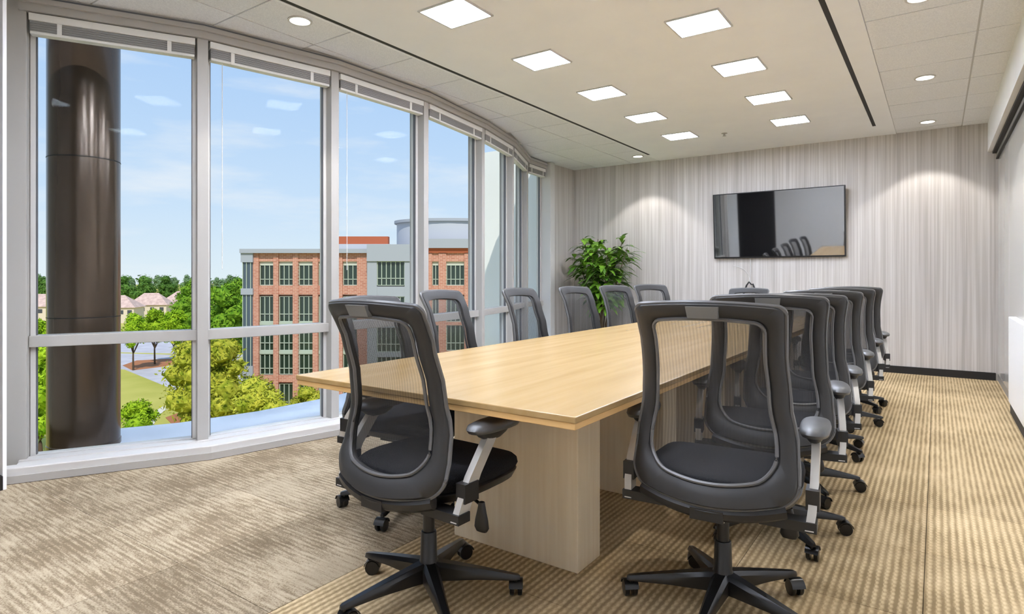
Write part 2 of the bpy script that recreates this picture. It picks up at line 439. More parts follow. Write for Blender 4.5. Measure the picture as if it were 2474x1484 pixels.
MB().box(SL-0.02, SL, FRONT, BACK, H, H+0.03).build('ceiling_trim', 'drywall', ceil)
for ya, yb in rows(4.68):
    if yb-ya < 0.05: continue
    ctile(-0.40, 0.23, ya, yb); ctile(0.23, 0.50, ya, yb)
MB().box(-0.425, -0.40, FRONT, BACK, H-0.002, H+0.03).build('ceiling_trim', 'drywall', ceil)

# back wall
o = MB().box(-5.1, RX+0.4, BACK, BACK+0.12, -0.1, H+0.1).build('wall_back', 'striped_wall'); struct(o, 'pale grey wall with vertical striped covering behind the screen', 'wall')
o = MB().box(-4.77, RX-0.02, BACK-0.014, BACK, 0, 0.085).build('baseboard_back', 'base_black', bevel=0.003); struct(o, 'black baseboard along the striped wall', 'baseboard')
# left wall beyond the windows
o = MB().box(-4.95, -4.77, 7.80, BACK, -0.1, H+0.1).build('wall_left', 'striped_wall'); struct(o, 'short grey wall between the last window and the corner', 'wall')
o = MB().box(-4.77, -4.757, 7.80, BACK-0.014, 0, 0.085).build('baseboard_left', 'base_black'); struct(o, 'black baseboard under the short grey wall', 'baseboard')
# stub wall before the windows and the unseen rest of the room
o = MB().box(-6.1, -4.115, 1.095, 1.112, 0, H+0.05).box(-6.1, -4.72, 1.112, 1.30, 0, H+0.05).build('wall_stub', 'white_wall'); struct(o, 'white wall end beside the first window', 'wall')
o = MB().box(-6.1, -4.11, 1.083, 1.095, 0, 0.075).build('baseboard_stub', 'base_black'); struct(o, 'dark baseboard at the white wall end', 'baseboard')
o = MB().box(-6.15, -6.0, FRONT, 1.1, 0, H+0.05).build('wall_side', 'reflected_dark'); struct(o, 'unseen side wall, coloured dark for the screen reflection', 'wall')  # wall colour kept dark for the screen's reflection
o = MB().box(-6.15, RX+0.4, FRONT-0.12, FRONT, 0, H+0.05).build('wall_front', 'white_wall'); struct(o, 'white wall opposite the screen', 'wall')

o = MB().box(-6.0, -3.8, FRONT, FRONT+0.03, 0.02, H).build('reflection_panel', 'reflected_dark'); struct(o, 'added dark panel, unseen, to darken the screen reflection', 'wall panel')  # made-up panel out of view, gives the screen its dark reflection
# right wall: header, track, glossy pale panels, white low panel
o = MB().box(0.46, RX+0.4, FRONT, BACK, 2.53, H+0.05).build('trim_1', 'drywall'); struct(o, 'white bulkhead above the glossy partition', 'trim')
MB().box(0.50, 0.56, FRONT, BACK-0.02, 2.505, 2.53).build('track_shadow_gap', 'slot_black', o)
rw = MB().box(RX+0.02, RX+0.3, FRONT, BACK, 0, 2.6).build('wall_right', 'partition_alu'); struct(rw, 'glossy pale partition wall with panels under a dark track', 'wall')
MB().box(0.535, RX+0.02, FRONT, BACK, 2.455, 2.505).build('track_rail', 'partition_alu', rw)
MB().box(0.53, RX+0.02, FRONT, BACK-0.02, 2.44, 2.455).build('track_line', 'slot_black', rw)
y = BACK-0.03
k = 0
while y > FRONT+0.1:
    y1 = max(y-1.22, FRONT)
    MB().box(RX, RX+0.02, y1+0.006, y, 0.075, 2.44).build('wall_panel', 'partition_panel', rw, bevel=0.002)
    y = y1
MB().box(RX-0.002, RX+0.02, FRONT, BACK, 0.0, 0.075).build('plinth', 'partition_alu', rw)
lp = MB().box(0.495, RX, -0.2, 6.62, 0.09, 0.81).build('low_panel', 'panel_white', bevel=0.006)
struct(lp, 'white waist high panel along the glossy partition', 'wall panel')
MB().box(0.505, RX, -0.2, 6.60, 0.0, 0.09).build('toe_strip', 'slot_black', lp)

# ------------------------------------------------------------------ window wall
CURB = 0.36; CH = 0.035
def strip(name, d0, d1, z0, z1, mt, parent=None, i0=0, i1=None, bevel=0.0):
    i1 = len(W)-1 if i1 is None else i1
    a = offset(d0)[i0:i1+1]; b_ = offset(d1)[i0:i1+1]
    m_ = MB(); n = len(a)
    rings = [[(a[k].x, a[k].y, z0), (b_[k].x, b_[k].y, z0), (b_[k].x, b_[k].y, z1), (a[k].x, a[k].y, z1)] for k in range(n)]
    m_.loops(rings)
    return m_.build(name, mt, parent, bevel=bevel)
curb = strip('trim_2', -0.20, CURB-0.01, -0.05, CH, 'window_white', bevel=0.004); struct(curb, 'white curb along the foot of the curved windows', 'trim')
strip('curb_front', CURB-0.075, CURB, -0.04, 0.088, 'window_white', curb, bevel=0.006)
strip('curb_board', CURB, CURB+0.010, 0.003, 0.045, 'window_grey', curb)
strip('sill_strip', -0.06, 0.03, CH, CH+0.008, 'window_white', curb)
head = strip('trim_3', -0.20, 0.03, 2.755, H+0.08, 'window_grey'); struct(head, 'grey head trim along the top of the curved windows', 'trim')
strip('head_lip', 0.03, 0.05, 2.80, 2.83, 'window_grey', head)
strip('shadow_gap', 0.03, 0.034, 2.836, 2.846, 'gasket', head)
GD = -0.105          # glass plane
def wallbox(m_, i, s0, s1, d0, d1, z0, z1):
    a, b_ = W[i], W[i+1]; u = (b_-a).normalized(); n = seg_n(a, b_)
    pts = [a+u*s0+n*d0, a+u*s1+n*d0, a+u*s1+n*d1, a+u*s0+n*d1]
    m_.prism([(p.x, p.y) for p in pts], z0, z1); return m_
BAY = ['the one with the bronze column outside', 'looking on to the corner of the brick building', 'looking on to the grey metal bay', 'looking on to the curved penthouse', 'the fifth from the bronze column', 'the sixth from the bronze column', 'the short one next to the grey wall']
TZ0, TZ1 = 0.715, 0.785
nb = len(W)-1
for i in range(nb):
    ln = (W[i+1]-W[i]).length
    a, b_ = W[i], W[i+1]
    wd = empty('window_%d' % (i+1), ((a.x+b_.x)/2, (a.y+b_.y)/2, 0)); tag(wd, 'tall window bay of the curved glazed wall, '+BAY[i], 'window', kind='structure')
    off = Vector((-(a.x+b_.x)/2, -(a.y+b_.y)/2, 0))
    def fin(m_, name, mt, **kw):
        m_.v = [v+off for v in m_.v]; return m_.build(name, mt, wd, **kw)
    e0, e1 = 0.036, ln-0.036
    m_ = MB()
    for s0, s1 in ((e0, e0+0.028), (e1-0.028, e1)): wallbox(m_, i, s0, s1, GD-0.03, GD+0.035, CH, 2.76)
    wallbox(m_, i, e0, e1, GD-0.03, GD+0.035, CH, CH+0.012); wallbox(m_, i, e0, e1, GD-0.03, GD+0.035, 2.70, 2.76)
    fin(m_, 'window_frame', 'window_white', bevel=0.003)
    fin(wallbox(MB(), i, e0, e1, GD-0.05, GD+0.07, TZ0, TZ1), 'transom', 'window_grey', bevel=0.004)
    fin(wallbox(MB(), i, e0+0.028, e1-0.028, GD-0.004, GD+0.004, TZ1, 2.70), 'pane', 'window_glass')
    fin(wallbox(MB(), i, e0+0.028, e1-0.028, GD-0.004, GD+0.004, CH+0.012, TZ0), 'pane', 'window_glass')
    g_ = MB()
    for s0, s1 in ((e0+0.028, e0+0.034), (e1-0.034, e1-0.028)): wallbox(g_, i, s0, s1, GD+0.004, GD+0.03, CH+0.012, 2.70)
    fin(g_, 'gasket', 'gasket')
# mullions
for i in range(1, nb):
    n = node_n(i).normalized(); u = Vector((-n.y, n.x)); p = W[i]
    m_ = MB(); hw = 0.034
    pts = [p+u*hw, p-u*hw, p-u*hw-n*0.17, p+u*hw-n*0.17]
    m_.prism([(q.x, q.y) for q in pts], CH, 2.76)
    o = m_.build('mullion', 'window_grey', head, bevel=0.004)
# end posts
u = (W[1]-W[0]).normalized(); n = seg_n(W[0], W[1])
m_ = MB(); pts = [W[0]+u*0.034, W[0]+u*0.034-n*0.20, W[0]-u*0.165-n*0.20, W[0]-u*0.165]
m_.prism([(q.x, q.y) for q in pts], 0.0, H+0.02); pj = m_.build('trim_4', 'window_grey', bevel=0.004); struct(pj, 'pale grey end post of the glazing beside the white wall end', 'trim')
m_ = MB(); q0 = W[0]-u*0.10+n*0.06
pts = [W[0]-u*0.085, W[0]-u*0.085+n*0.03, W[0]-u*0.16+n*0.03, W[0]-u*0.16]
m_.prism([(q.x, q.y) for q in pts], CH, H); m_.build('post_cover', 'window_grey', pj, bevel=0.004)
m_ = MB().box(-4.95, -4.70, 7.70, 7.82, CH-0.05, H).build('trim_5', 'window_white', bevel=0.004); struct(m_, 'white end post of the glazing next to the short grey wall', 'trim')
# blinds drawn up, one per bay
ordn = ['beside the bronze column', 'between the first and second mullion', 'over the brick building view', 'in the fourth bay', 'in the fifth bay', 'in the sixth bay', 'in the last short bay']
for i in range(nb):
    a, b_ = W[i], W[i+1]; ln = (b_-a).length; mid = (a+b_)/2
    bl = empty('venetian_blind', (mid.x, mid.y, 2.62)); tag(bl, 'raised grey venetian blind ' + ordn[i], 'blind', 'raised window blinds')
    off = Vector((-mid.x, -mid.y, -2.62))
    def fin2(m_, name, mt, **kw):
        m_.v = [v+off for v in m_.v]; return m_.build(name, mt, bl, **kw)
    s0, s1 = 0.045, ln-0.045
    fin2(wallbox(MB(), i, s0, s1, -0.055, 0.012, 2.705, 2.75), 'head_rail', 'blind_rail', bevel=0.003)
    fin2(wallbox(MB(), i, s0+0.005, s1-0.005, -0.055, 0.005, 2.625, 2.642), 'bottom_rail', 'blind_rail', bevel=0.003)
    m_ = MB()
    for k in range(9): wallbox(m_, i, s0+0.004, s1-0.004, -0.053, 0.003+0.002*(k % 2), 2.643+k*0.0068, 2.6475+k*0.0068)
    tag(fin2(m_, 'slat_stack', 'blind_slat'), kind='stuff')
    for fr in (0.2, 0.8): fin2(wallbox(MB(), i, ln*fr-0.012, ln*fr+0.012, 0.004, 0.008, 2.625, 2.705), 'ladder_tape', 'blind_rail')
    n = seg_n(a, b_); u = (b_-a).normalized()
    if i in (1, 2):
        p = a+u*0.13+n*(-0.02)
        fin2(MB().tube([(p.x, p.y, 2.70), (p.x, p.y, 2.0), (p.x, p.y, 1.2)], 0.0025, 5), 'pull_cord', 'cable_white')

# outside ledge, column, pier
o = strip('ledge', -0.20, -1.30, -0.28, -0.10, 'ledge_metal'); struct(o, 'pale blue metal ledge outside the windows', 'ledge')
c0 = W[0]*0.42+W[1]*0.58; n = seg_n(W[0], W[1])
def raydir(x): t_ = (x-1237)/1464; return Vector((-math.sin(YAW)+t_*math.cos(YAW), math.cos(YAW)+t_*math.sin(YAW)))
cp = raydir(204)*4.48
oc = empty('exterior_column', (cp.x, cp.y, -0.10)); tag(oc, 'dark glossy bronze clad round column standing outside the first window', 'column')
MB().lathe([(0.23, 0.0), (0.23, 0.035), (0.226, 0.04), (0.226, 3.3)], 48).build('shaft', 'column_bronze', oc, smooth=30)
for z in (0.95, 2.1):
    MB().lathe([(0.224, z), (0.2275, z+0.001), (0.2275, z+0.007), (0.224, z+0.008)], 48).build('joint_ring', 'column_joint', oc)
o = MB().box(-6.15, -4.97, 7.95, 8.6, -17, 3.2).build('exterior_pier', 'pier_clad'); tag(o, 'pale metal clad pier of the facade outside the far windows', 'pier')

# ------------------------------------------------------------------ ceiling lights
def troffer(x, y, label):
    t_ = empty('ceiling_light', (x, y, H)); tag(t_, label, 'light', 'square ceiling lights')
    hx, hy_ = 0.18, 0.165
    m_ = MB()
    for a_ in ((-hx, hx, -hy_, -hy_+0.012), (-hx, hx, hy_-0.012, hy_), (-hx, -hx+0.012, -hy_+0.012, hy_-0.012), (hx-0.012, hx, -hy_+0.012, hy_-0.012)):
        m_.box(a_[0], a_[1], a_[2], a_[3], -0.010, 0.0)
    m_.build('frame', 'tee_bar', t_)
    MB().box(-hx+0.012, hx-0.012, -hy_+0.012, hy_-0.012, -0.006, -0.001).build('diffuser', 'emit_panel', t_)
names = ['first', 'second', 'third', 'fourth', 'fifth']
for i in range(5):
    troffer(-2.54, 2.99+1.04*i, '%s square light of the window side row, counted towards the striped wall' % ['last' if k == 4 else names[k] for k in range(5)][i] if True else '')
for i in range(4):
    troffer(-1.31, 4.05+1.03*i, 'square light of the aisle side row, %s before the striped wall' % ['fourth', 'third', 'second', 'last'][i])
for x, y in ((-2.54, 1.95), (-2.54, 0.9), (-1.31, 3.0), (-1.31, 1.95), (-1.31, 0.9), (-2.54, -0.2), (-1.31, -0.2)):
    troffer(x, y, 'square ceiling light of the rows over the near end of the table')
def downlight(x, y, label, warm=1.0, power=DOWN_W, r=0.065):
    t_ = empty('downlight', (x, y, H)); tag(t_, label, 'light', 'round recessed downlights')
    m_ = MB(); m_.lathe([(r+0.014, 0.004), (r+0.014, -0.004), (r, -0.005), (r, 0.003)], 28); m_.build('trim_ring', 'window_white', t_, smooth=30)
    MB().lathe([(r-0.001, 0.004), (r-0.001, -0.002)], 28).build('lens', 'emit_down', t_)
    ld = bpy.data.lights.new('downlight_lamp', 'SPOT'); ld.energy = power; ld.spot_size = math.radians(96); ld.spot_blend = 0.25
    ld.shadow_soft_size = 0.03; ld.color = (1, 0.97, 0.93)
    lo = bpy.data.objects.new('downlight_lamp', ld); COL.objects.link(lo); lo.location = (0, 0, -0.045); lo.parent = t_
downlight(-3.47, 2.49, 'round downlight in the tile strip by the windows, over the nearer bays')
downlight(-0.085, 6.27, 'round downlight over the aisle, second before the striped wall')
downlight(-0.085, 8.08, 'round downlight over the aisle, close to the striped wall')
downlight(-0.085, 4.45, 'round downlight over the aisle, third before the striped wall')
downlight(-0.085, 2.6, 'round downlight over the aisle, fourth before the striped wall')
downlight(-3.47, 8.05, 'round downlight in the tile strip, close to the striped wall')
o = empty('sprinkler_head', (-2.067, 7.336, H)); tag(o, 'small white sprinkler head in the smooth ceiling', 'sprinkler')
MB().lathe([(0.035, 0.0), (0.035, -0.004), (0.012, -0.008), (0.012, -0.03)], 16).build('escutcheon', 'window_grey', o, smooth=30)
MB().lathe([(0.022, -0.03), (0.022, -0.033)], 16).build('deflector', 'window_grey', o)

# ------------------------------------------------------------------ table
TX0, TX1, TY0, TY1 = -2.16, -0.85, 1.53, 6.75
tb = empty('conference_table', ((TX0+TX1)/2, TY0, 0)); tag(tb, 'long maple conference table on thick panel legs', 'table')
ox, oy = (TX0+TX1)/2, TY0
hw = (TX1-TX0)/2
MB().box(-hw, hw, 0, TY1-TY0, 0.725, 0.745).build('tabletop', 'maple_top', tb, bevel=0.003)
MB().box(-hw+0.004, hw-0.004, 0.004, TY1-TY0-0.004, 0.705, 0.725).build('top_edge', 'maple_edge', tb, bevel=0.002)
for y0 in (2.06, 2.95, 3.85, 4.75, 5.65, 6.2):
    MB().box(-1.76-ox, -1.135-ox, y0-oy, y0+0.19-oy, 0.0, 0.705).build('leg', 'maple_leg', tb, bevel=0.004)

# ------------------------------------------------------------------ swivel chair
PROF = [(0.42, -0.250), (0.50, -0.232), (0.58, -0.205), (0.68, -0.188), (0.80, -0.200), (0.92, -0.235), (1.06, -0.300)]
def prof(z):
    if z <= PROF[0][0]: return PROF[0][1]
    for (a, ya), (b_, yb) in zip(PROF, PROF[1:]):
        if z <= b_:
            k = (z-a)/(b_-a); k = k*k*(3-2*k)*0.5+k*0.5; return ya+(yb-ya)*k
    return PROF[-1][1]
def halfw(z):
    pts = [(0.42, 0.235), (0.52, 0.252), (0.62, 0.246), (0.75, 0.226), (0.90, 0.218), (1.06, 0.224)]
    if z <= pts[0][0]: return pts[0][1]
    for (a, wa), (b_, wb) in zip(pts, pts[1:]):
        if z <= b_: k = (z-a)/(b_-a); k = k*k*(3-2*k); return wa+(wb-wa)*k
    return pts[-1][1]
def S(u, z, d=0.0): return Vector((u, prof(z)+0.85*u*u+d, z))
def rloop(zb, zt, inset, rad_b, rad_t, n=14, m_=12, dip=0.035, crown=0.012):
    """closed loop: rounded rectangle in (u,z) following the back outline"""
    pts = []
    def W_(z): return halfw(z)-inset
    # bottom edge left->right, right side up, top right->left, left side down
    def corner(cu, cz, r_, a0, a1, steps=7): return [(cu+r_*math.cos(a0+(a1-a0)*k/steps), cz+r_*math.sin(a0+(a1-a0)*k/steps)) for k in range(steps+1)]
    wb, wt = W_(zb+rad_b), W_(zt-rad_t)
    for k in range(n):
        f = -1+2*k/n; pts.append((f*(wb-rad_b), zb))
    pts += corner(wb-rad_b, zb+rad_b, rad_b, -PI/2, 0)
    for k in range(1, m_):
        z = zb+rad_b+(zt-rad_t-zb-rad_b)*k/m_; pts.append((W_(z), z))
    pts += corner(wt-rad_t, zt-rad_t, rad_t, 0, PI/2)
    for k in range(1, n):
        f = 1-2*k/n; pts.append((f*(wt-rad_t), zt))
    pts += corner(-(wt-rad_t), zt-rad_t, rad_t, PI/2, PI)
    for k in range(1, m_):
        z = zt-rad_t-(zt-rad_t-zb-rad_b)*k/m_; pts.append((-W_(z), z))
    pts += corner(-(wb-rad_b), zb+rad_b, rad_b, PI, 1.5*PI)[:-1]
    res = []
    for u_, z in pts:
        s_ = max(0, 1-(u_/wb)**2)
        kz = max(0, 1-(z-zb)/0.18); z2 = z-dip*s_*kz
        kt = max(0, 1-(zt-z)/0.12); z2 += crown*max(0, 1-(u_/wt)**2)*kt
        res.append((u_, z2))
    return res
def back_frame_mesh():
    ob = rloop(0.462, 1.048, 0.0, 0.050, 0.022)
    ib = rloop(0.532, 0.998, 0.052, 0.062, 0.026)
    rings = []
    for (uo, zo), (ui, zi) in zip(ob, ib):
        low = max(0, min(1, (0.62-zo)/0.12)); th = 0.022+0.006*low
        def P(f, d): return S(uo+(ui-uo)*f, zo+(zi-zo)*f, d)
        rings.append([P(0, -0.008), P(0.12, -th*0.85), P(0.5, -th), P(0.86, -th*0.7), P(1.0, -0.004), P(0.96, 0.012), P(0.5, 0.016), P(0.06, 0.012)])
    rings.append(rings[0])
    return MB().loops(rings, cap=False)
def rim_mesh():
    ob = rloop(0.462, 1.048, -0.001, 0.050, 0.022)
    return MB().tube([S(u_, z, -0.004) for u_, z in ob], 0.0075, 6, closed=True)
def inner_rim_mesh():
    ib = rloop(0.532, 0.998, 0.054, 0.062, 0.026)
    return MB().tube([S(u_, z, -0.016) for u_, z in ib], 0.006, 6, closed=True)
def cloth_mesh():
    m_ = MB(); n, k = 12, 14
    zb, zt = 0.508, 1.010; rows_ = []
    for j in range(k+1):
        row = []
        for i in range(n+1):
            z = zb+(zt-zb)*j/k; f = -1+2*i/n; hw_ = halfw(z)-0.040
            low = max(0, (0.60-z)/0.09); hw_ *= 1-0.16*low*low
            row.append(S(f*hw_, z, 0.004))
        rows_.append(row)
    m_.loops(rows_, closed=False); return m_
def outline(a, b_, ex=3.2, n=36, cy=0.0, taper=0.05):
    pts = []
    for k in range(n):
        t_ = 2*PI*k/n; c_, s_ = math.cos(t_), math.sin(t_)
        x = a*abs(c_)**(2/ex)*(1 if c_ >= 0 else -1); y = b_*abs(s_)**(2/ex)*(1 if s_ >= 0 else -1)
        pts.append((x*(1-taper*(y/b_)*0.6), y+cy))
    return pts
def seat_mesh():
    rings = []
    base = outline(1, 1)
    for sc, z in ((0.55, 0.405), (0.84, 0.415), (0.95, 0.435), (1.0, 0.462), (0.985, 0.482), (0.93, 0.493), (0.75, 0.497), (0.4, 0.492), (0.05, 0.490)):
        ring = []
        for x, y in base:
            yy = y*sc
            zz = z-0.028*max(0, yy-0.35)**1.5/0.52 + (0.006*abs(x*sc)**2)
            ring.append((x*0.252*sc, yy*0.262+0.055, zz))
        rings.append(ring)
    return MB().loops(rings)
def shell_mesh():
    rings = []
    for sc, z in ((0.35, 0.385), (0.7, 0.390), (0.93, 0.412), (0.985, 0.440), (0.97, 0.445)):
        rings.append([(x*0.252*sc, y*sc*0.262+0.055, z-0.02*max(0, y*sc-0.4)) for x, y in outline(1, 1)])
    return MB().loops(rings)
def arm_mesh(sx):
    m_ = MB()
    def bar(path, wx, wy):
        rings = []
        for (x, y, z), k in zip(path, range(len(path))):
            rings.append([(sx*x-wx*.5, y-wy*.5, z), (sx*x+wx*.5, y-wy*.5, z), (sx*x+wx*.5, y+wy*.5, z), (sx*x-wx*.5, y+wy*.5, z)])
        m_.loops(rings)
    bar([(0.280, -0.15, 0.38), (0.287, -0.13, 0.44), (0.290, -0.095, 0.51), (0.290, -0.035, 0.585), (0.288, 0.005, 0.632)], 0.024, 0.052)
    return m_
def arm_lower_mesh(sx):
    m_ = MB()
    m_.box(min(sx*0.268, sx*0.306), max(sx*0.268, sx*0.306), -0.150, -0.085, 0.435, 0.495)
    a, b_ = sorted((sx*0.14, sx*0.30)); m_.box(a, b_, -0.175, -0.12, 0.375, 0.405)
    return m_
def pad_mesh(sx):
    rings = []
    for sc, z in ((0.6, 0.632), (0.92, 0.636), (1.0, 0.648), (0.94, 0.660), (0.7, 0.667), (0.2, 0.669)):
        rings.append([(sx*0.285+x*0.046*sc, y*0.125*sc+0.02, z) for x, y in outline(1, 1, 2.6, 24, 0, 0)])
    return MB().loops(rings)
def leg_mesh():
    rings = []
    for r_, w_, zt, zb in ((0.025, 0.030, 0.135, 0.072), (0.06, 0.027, 0.130, 0.072), (0.18, 0.021, 0.108, 0.072), (0.28, 0.016, 0.088, 0.066), (0.318, 0.014, 0.080, 0.064), (0.327, 0.008, 0.076, 0.066)):
        rings.append([(r_, -w_, zb), (r_, -w_, zt-0.012), (r_, -w_*0.55, zt), (r_, w_*0.55, zt), (r_, w_, zt-0.012), (r_, w_, zb)])
    return MB().loops(rings)
def caster_mesh():
    m_ = MB()
    m_.lathe([(0.006, 0.030), (0.006, 0.074)], 8, (0, 0, 0))
    for s_ in (-1, 1):
        a, b_ = sorted((s_*0.006, s_*0.023))
        m_.lathe([(0.012, a), (0.026, a+0.001), (0.0275, a+0.004), (0.0275, b_-0.004), (0.025, b_-0.001), (0.010, b_)], 16, (0, -0.015, 0.0275), 'X')
    return m_
def hood_mesh():
    m_ = MB(); rings = []
    for k in range(9):
        a = math.radians(10+k*20); y, z = 0.0315*math.cos(a)-0.015, 0.0295+0.0315*math.sin(a)
        y2, z2 = 0.0285*math.cos(a)-0.015, 0.0295+0.0285*math.sin(a)
        rings.append([(-0.025, y, z), (0.025, y, z), (0.025, y2, z2), (-0.025, y2, z2)])
    return m_.loops(rings)

ME = {}
ME['frame'] = back_frame_mesh().mesh('back_frame', 'chair_frame', 50)
ME['rim'] = rim_mesh().mesh('rim', 'chair_rim', True); ME['irim'] = inner_rim_mesh().mesh('inner_rim', 'chair_rim', True)
ME['cloth'] = cloth_mesh().mesh('back_mesh', 'mesh_cloth', True)
ME['plate'] = MB().loops([[S(x, z, d) for x, z in ((-0.045, 1.012), (0.045, 1.012), (0.048, 1.048), (-0.048, 1.048))] for d in (-0.034, -0.016)]).mesh('maker_plate', 'plate_grey')
ME['seat'] = seat_mesh().mesh('seat', 'seat_fabric', 60); ME['shell'] = shell_mesh().mesh('seat_shell', 'chair_black', 60)
mm_ = MB(); mm_.box(-0.075, 0.075, -0.11, 0.12, 0.345, 0.392); mm_.box(-0.05, 0.05, -0.262, -0.09, 0.385, 0.42); mm_.tube([S(-0.215+0.43*k/14, 0.445-0.036*(1-((-0.215+0.43*k/14)/0.24)**2), 0.012) for k in range(15)], 0.026, 8)
ME['mech'] = mm_.mesh('tilt_mechanism', 'chair_black')
ME['lift'] = MB().lathe([(0.036, 0.075), (0.036, 0.13), (0.031, 0.14), (0.028, 0.235), (0.026, 0.24)], 20).mesh('gas_lift', 'chair_base', 40)
ME['rod'] = MB().lathe([(0.021, 0.23), (0.021, 0.35)], 16).mesh('lift_rod', 'chair_black', 40)
ME['sticker'] = MB().loops([[(r_*math.cos(a), r_*math.sin(a), z) for a in [math.radians(245+k*10) for k in range(6)]] for r_, z in ((0.0214, 0.295), (0.0214, 0.325))], closed=False).mesh('sticker', 'sticker', True)
for s_ in (-1, 1):
    ME['arm', s_] = arm_mesh(s_).mesh('arm_post', 'arm_silver', 40); ME['arml', s_] = arm_lower_mesh(s_).mesh('arm_bracket', 'chair_black'); ME['pad', s_] = pad_mesh(s_).mesh('arm_pad', 'arm_pad', 60)
    ME['cup', s_] = MB().loops([[(s_*0.285+x*0.030*sc, y*0.085*sc+0.01, z) for x, y in outline(1, 1, 2.6, 20, 0, 0)] for sc, z in ((0.45, 0.605), (0.75, 0.618), (1.0, 0.636))]).mesh('arm_cup', 'chair_black', 50)
ME['lever'] = MB().tube([(0.06, 0.05, 0.37), (0.17, 0.05, 0.365), (0.20, 0.05, 0.352)], 0.006, 8).mesh('lever', 'chair_black', True)
ME['paddle'] = MB().loops([[(0.205+x*wx, 0.05+y*wy, z) for x, y in outline(1, 1, 2.5, 16, 0, 0)] for wx, wy, z in ((0.010, 0.010, 0.362), (0.016, 0.012, 0.335), (0.026, 0.013, 0.300), (0.030, 0.013, 0.275), (0.022, 0.010, 0.262))]).mesh('paddle', 'chair_black', 60)
ME['leg'] = leg_mesh().mesh('leg', 'chair_base', 40); ME['caster'] = caster_mesh().mesh('caster', 'chair_base', 40); ME['hood'] = hood_mesh().mesh('caster_hood', 'chair_base', 40)

def make_chair(x, y, rz, label, base=0.0, lower=0.0, group='mesh swivel chairs around the table', seed=0, light=None):
    """rz is the turn to the left from looking down the room"""
    rnd = random.Random(seed)
    c = empty('swivel_chair', (x, y, 0), math.radians(rz)); tag(c, label, 'chair', group)
    dz = -lower
    fr = inst('back_frame', ME['frame'], c, (0, 0, dz)); inst('rim', ME['rim'], fr); inst('inner_rim', ME['irim'], fr); inst('maker_plate', ME['plate'], fr)
    inst('back_mesh', ME['cloth'], c, (0, 0, dz))
    inst('seat', ME['seat'], c, (0, 0, dz)); inst('seat_shell', ME['shell'], c, (0, 0, dz)); inst('tilt_mechanism', ME['mech'], c, (0, 0, dz))
    gl = inst('gas_lift', ME['lift'], c); inst('lift_rod', ME['rod'], gl, (0, 0, dz)); inst('sticker', ME['sticker'], gl, (0, 0, dz))
    lv = inst('lever', ME['lever'], c, (0, 0, dz)); inst('paddle', ME['paddle'], lv)
    for s_ in (-1, 1):
        a = inst('arm', ME['arm', s_], c, (0, 0, dz)); inst('arm_bracket', ME['arml', s_], a); inst('arm_cup', ME['cup', s_], a); inst('arm_pad', ME['pad', s_], a)
    for k in range(5):
        ang = math.radians(base-rz+72*k)
        lg = inst('leg', ME['leg'], c, (0, 0, 0), ang)
        ca = rnd.uniform(0, 2*PI)
        inst('caster', ME['caster'], lg, (0.312, 0, 0), ca); inst('caster_hood', ME['hood'], lg, (0.312, 0, 0), ca)
    return c
make_chair(-1.49, 1.605, -2, 'mesh swivel chair at the near end of the table, back to the room', 108, lower=-0.011, seed=1)
make_chair(-0.605, 2.13, 5, 'mesh swivel chair at the aisle corner of the table, white sticker under the seat', 56, lower=-0.011, seed=2)
make_chair(-0.63, 2.92, 12, 'second mesh swivel chair of the aisle side row from the table corner', 26, lower=-0.013, seed=3)
make_chair(-0.645, 3.61, 14, 'third mesh swivel chair of the aisle side row from the table corner', 20, seed=4)
make_chair(-0.655, 4.46, 15, 'fourth mesh swivel chair of the aisle side row from the table corner', 40, seed=5)
make_chair(-0.66, 5.36, 16, 'fifth mesh swivel chair of the aisle side row, second from the striped wall', 10, seed=6)
make_chair(-0.66, 6.09, 16, 'sixth mesh swivel chair of the aisle side row, nearest the striped wall', 33, seed=7)
make_chair(-2.19, 2.20, -86, 'mesh swivel chair at the window side corner, half hidden by the end chair', -65, lower=0.018, seed=8)
make_chair(-2.28, 2.88, -82, 'mesh swivel chair of the window side row in front of the fourth window bay', 10, seed=9)
make_chair(-2.28, 3.72, -87, 'mesh swivel chair of the window side row in front of the far window bays', 30, seed=10)
make_chair(-2.28, 4.52, -95, 'mesh swivel chair of the window side row in front of the short grey wall', 50, seed=11)
make_chair(-2.28, 5.26, -102, 'mesh swivel chair of the window side row in front of the potted plant', 15, seed=12)
make_chair(-2.28, 6.05, -115, 'mesh swivel chair of the window side row beyond the plant, nearest the striped wall', 5, seed=13)
make_chair(-1.83, 7.18, 176, 'mesh swivel chair at the far end of the table under the screen', 22, lower=0.05, seed=14)

# ------------------------------------------------------------------ screen and cable
tv = empty('wall_screen', (-1.725, BACK, 1.84)); tv.rotation_euler = (math.radians(4.5), 0, 0); tv.location.y = BACK-0.012; tag(tv, 'large black flat screen mounted on the striped wall', 'television')
MB().box(-0.805, 0.805, -0.075, -0.035, -0.44, 0.44).build('bezel', 'tv_bezel', tv, bevel=0.004)
MB().box(-0.79, 0.79, -0.0775, -0.075, -0.42, 0.428).build('screen', 'tv_screen', tv)
MB().box(-0.25, 0.25, -0.035, 0.0, -0.2, 0.2).build('wall_bracket', 'tv_bezel', tv)
o = MB().tube([(-2.06, BACK-0.02, 1.42), (-2.055, BACK-0.02, 1.30), (-2.06, BACK-0.02, 1.12), (-2.05, BACK-0.02, 0.95), (-2.06, BACK-0.02, 0.4)], 0.005, 6).build('power_cable', 'cable_white', smooth=True)
tag(o, 'thin white cable hanging from the screen down the striped wall', 'cable')
pts = [(-2.28+0.22*math.sin(k/10*PI/2), BACK-0.015, 1.30-0.10*k/10-0.18*(k/10)**3) for k in range(11)]
o = MB().tube(pts, 0.003, 6).build('data_cable', 'cable_white', smooth=True); tag(o, 'thin pale cable curving on the wall under the screen', 'cable')
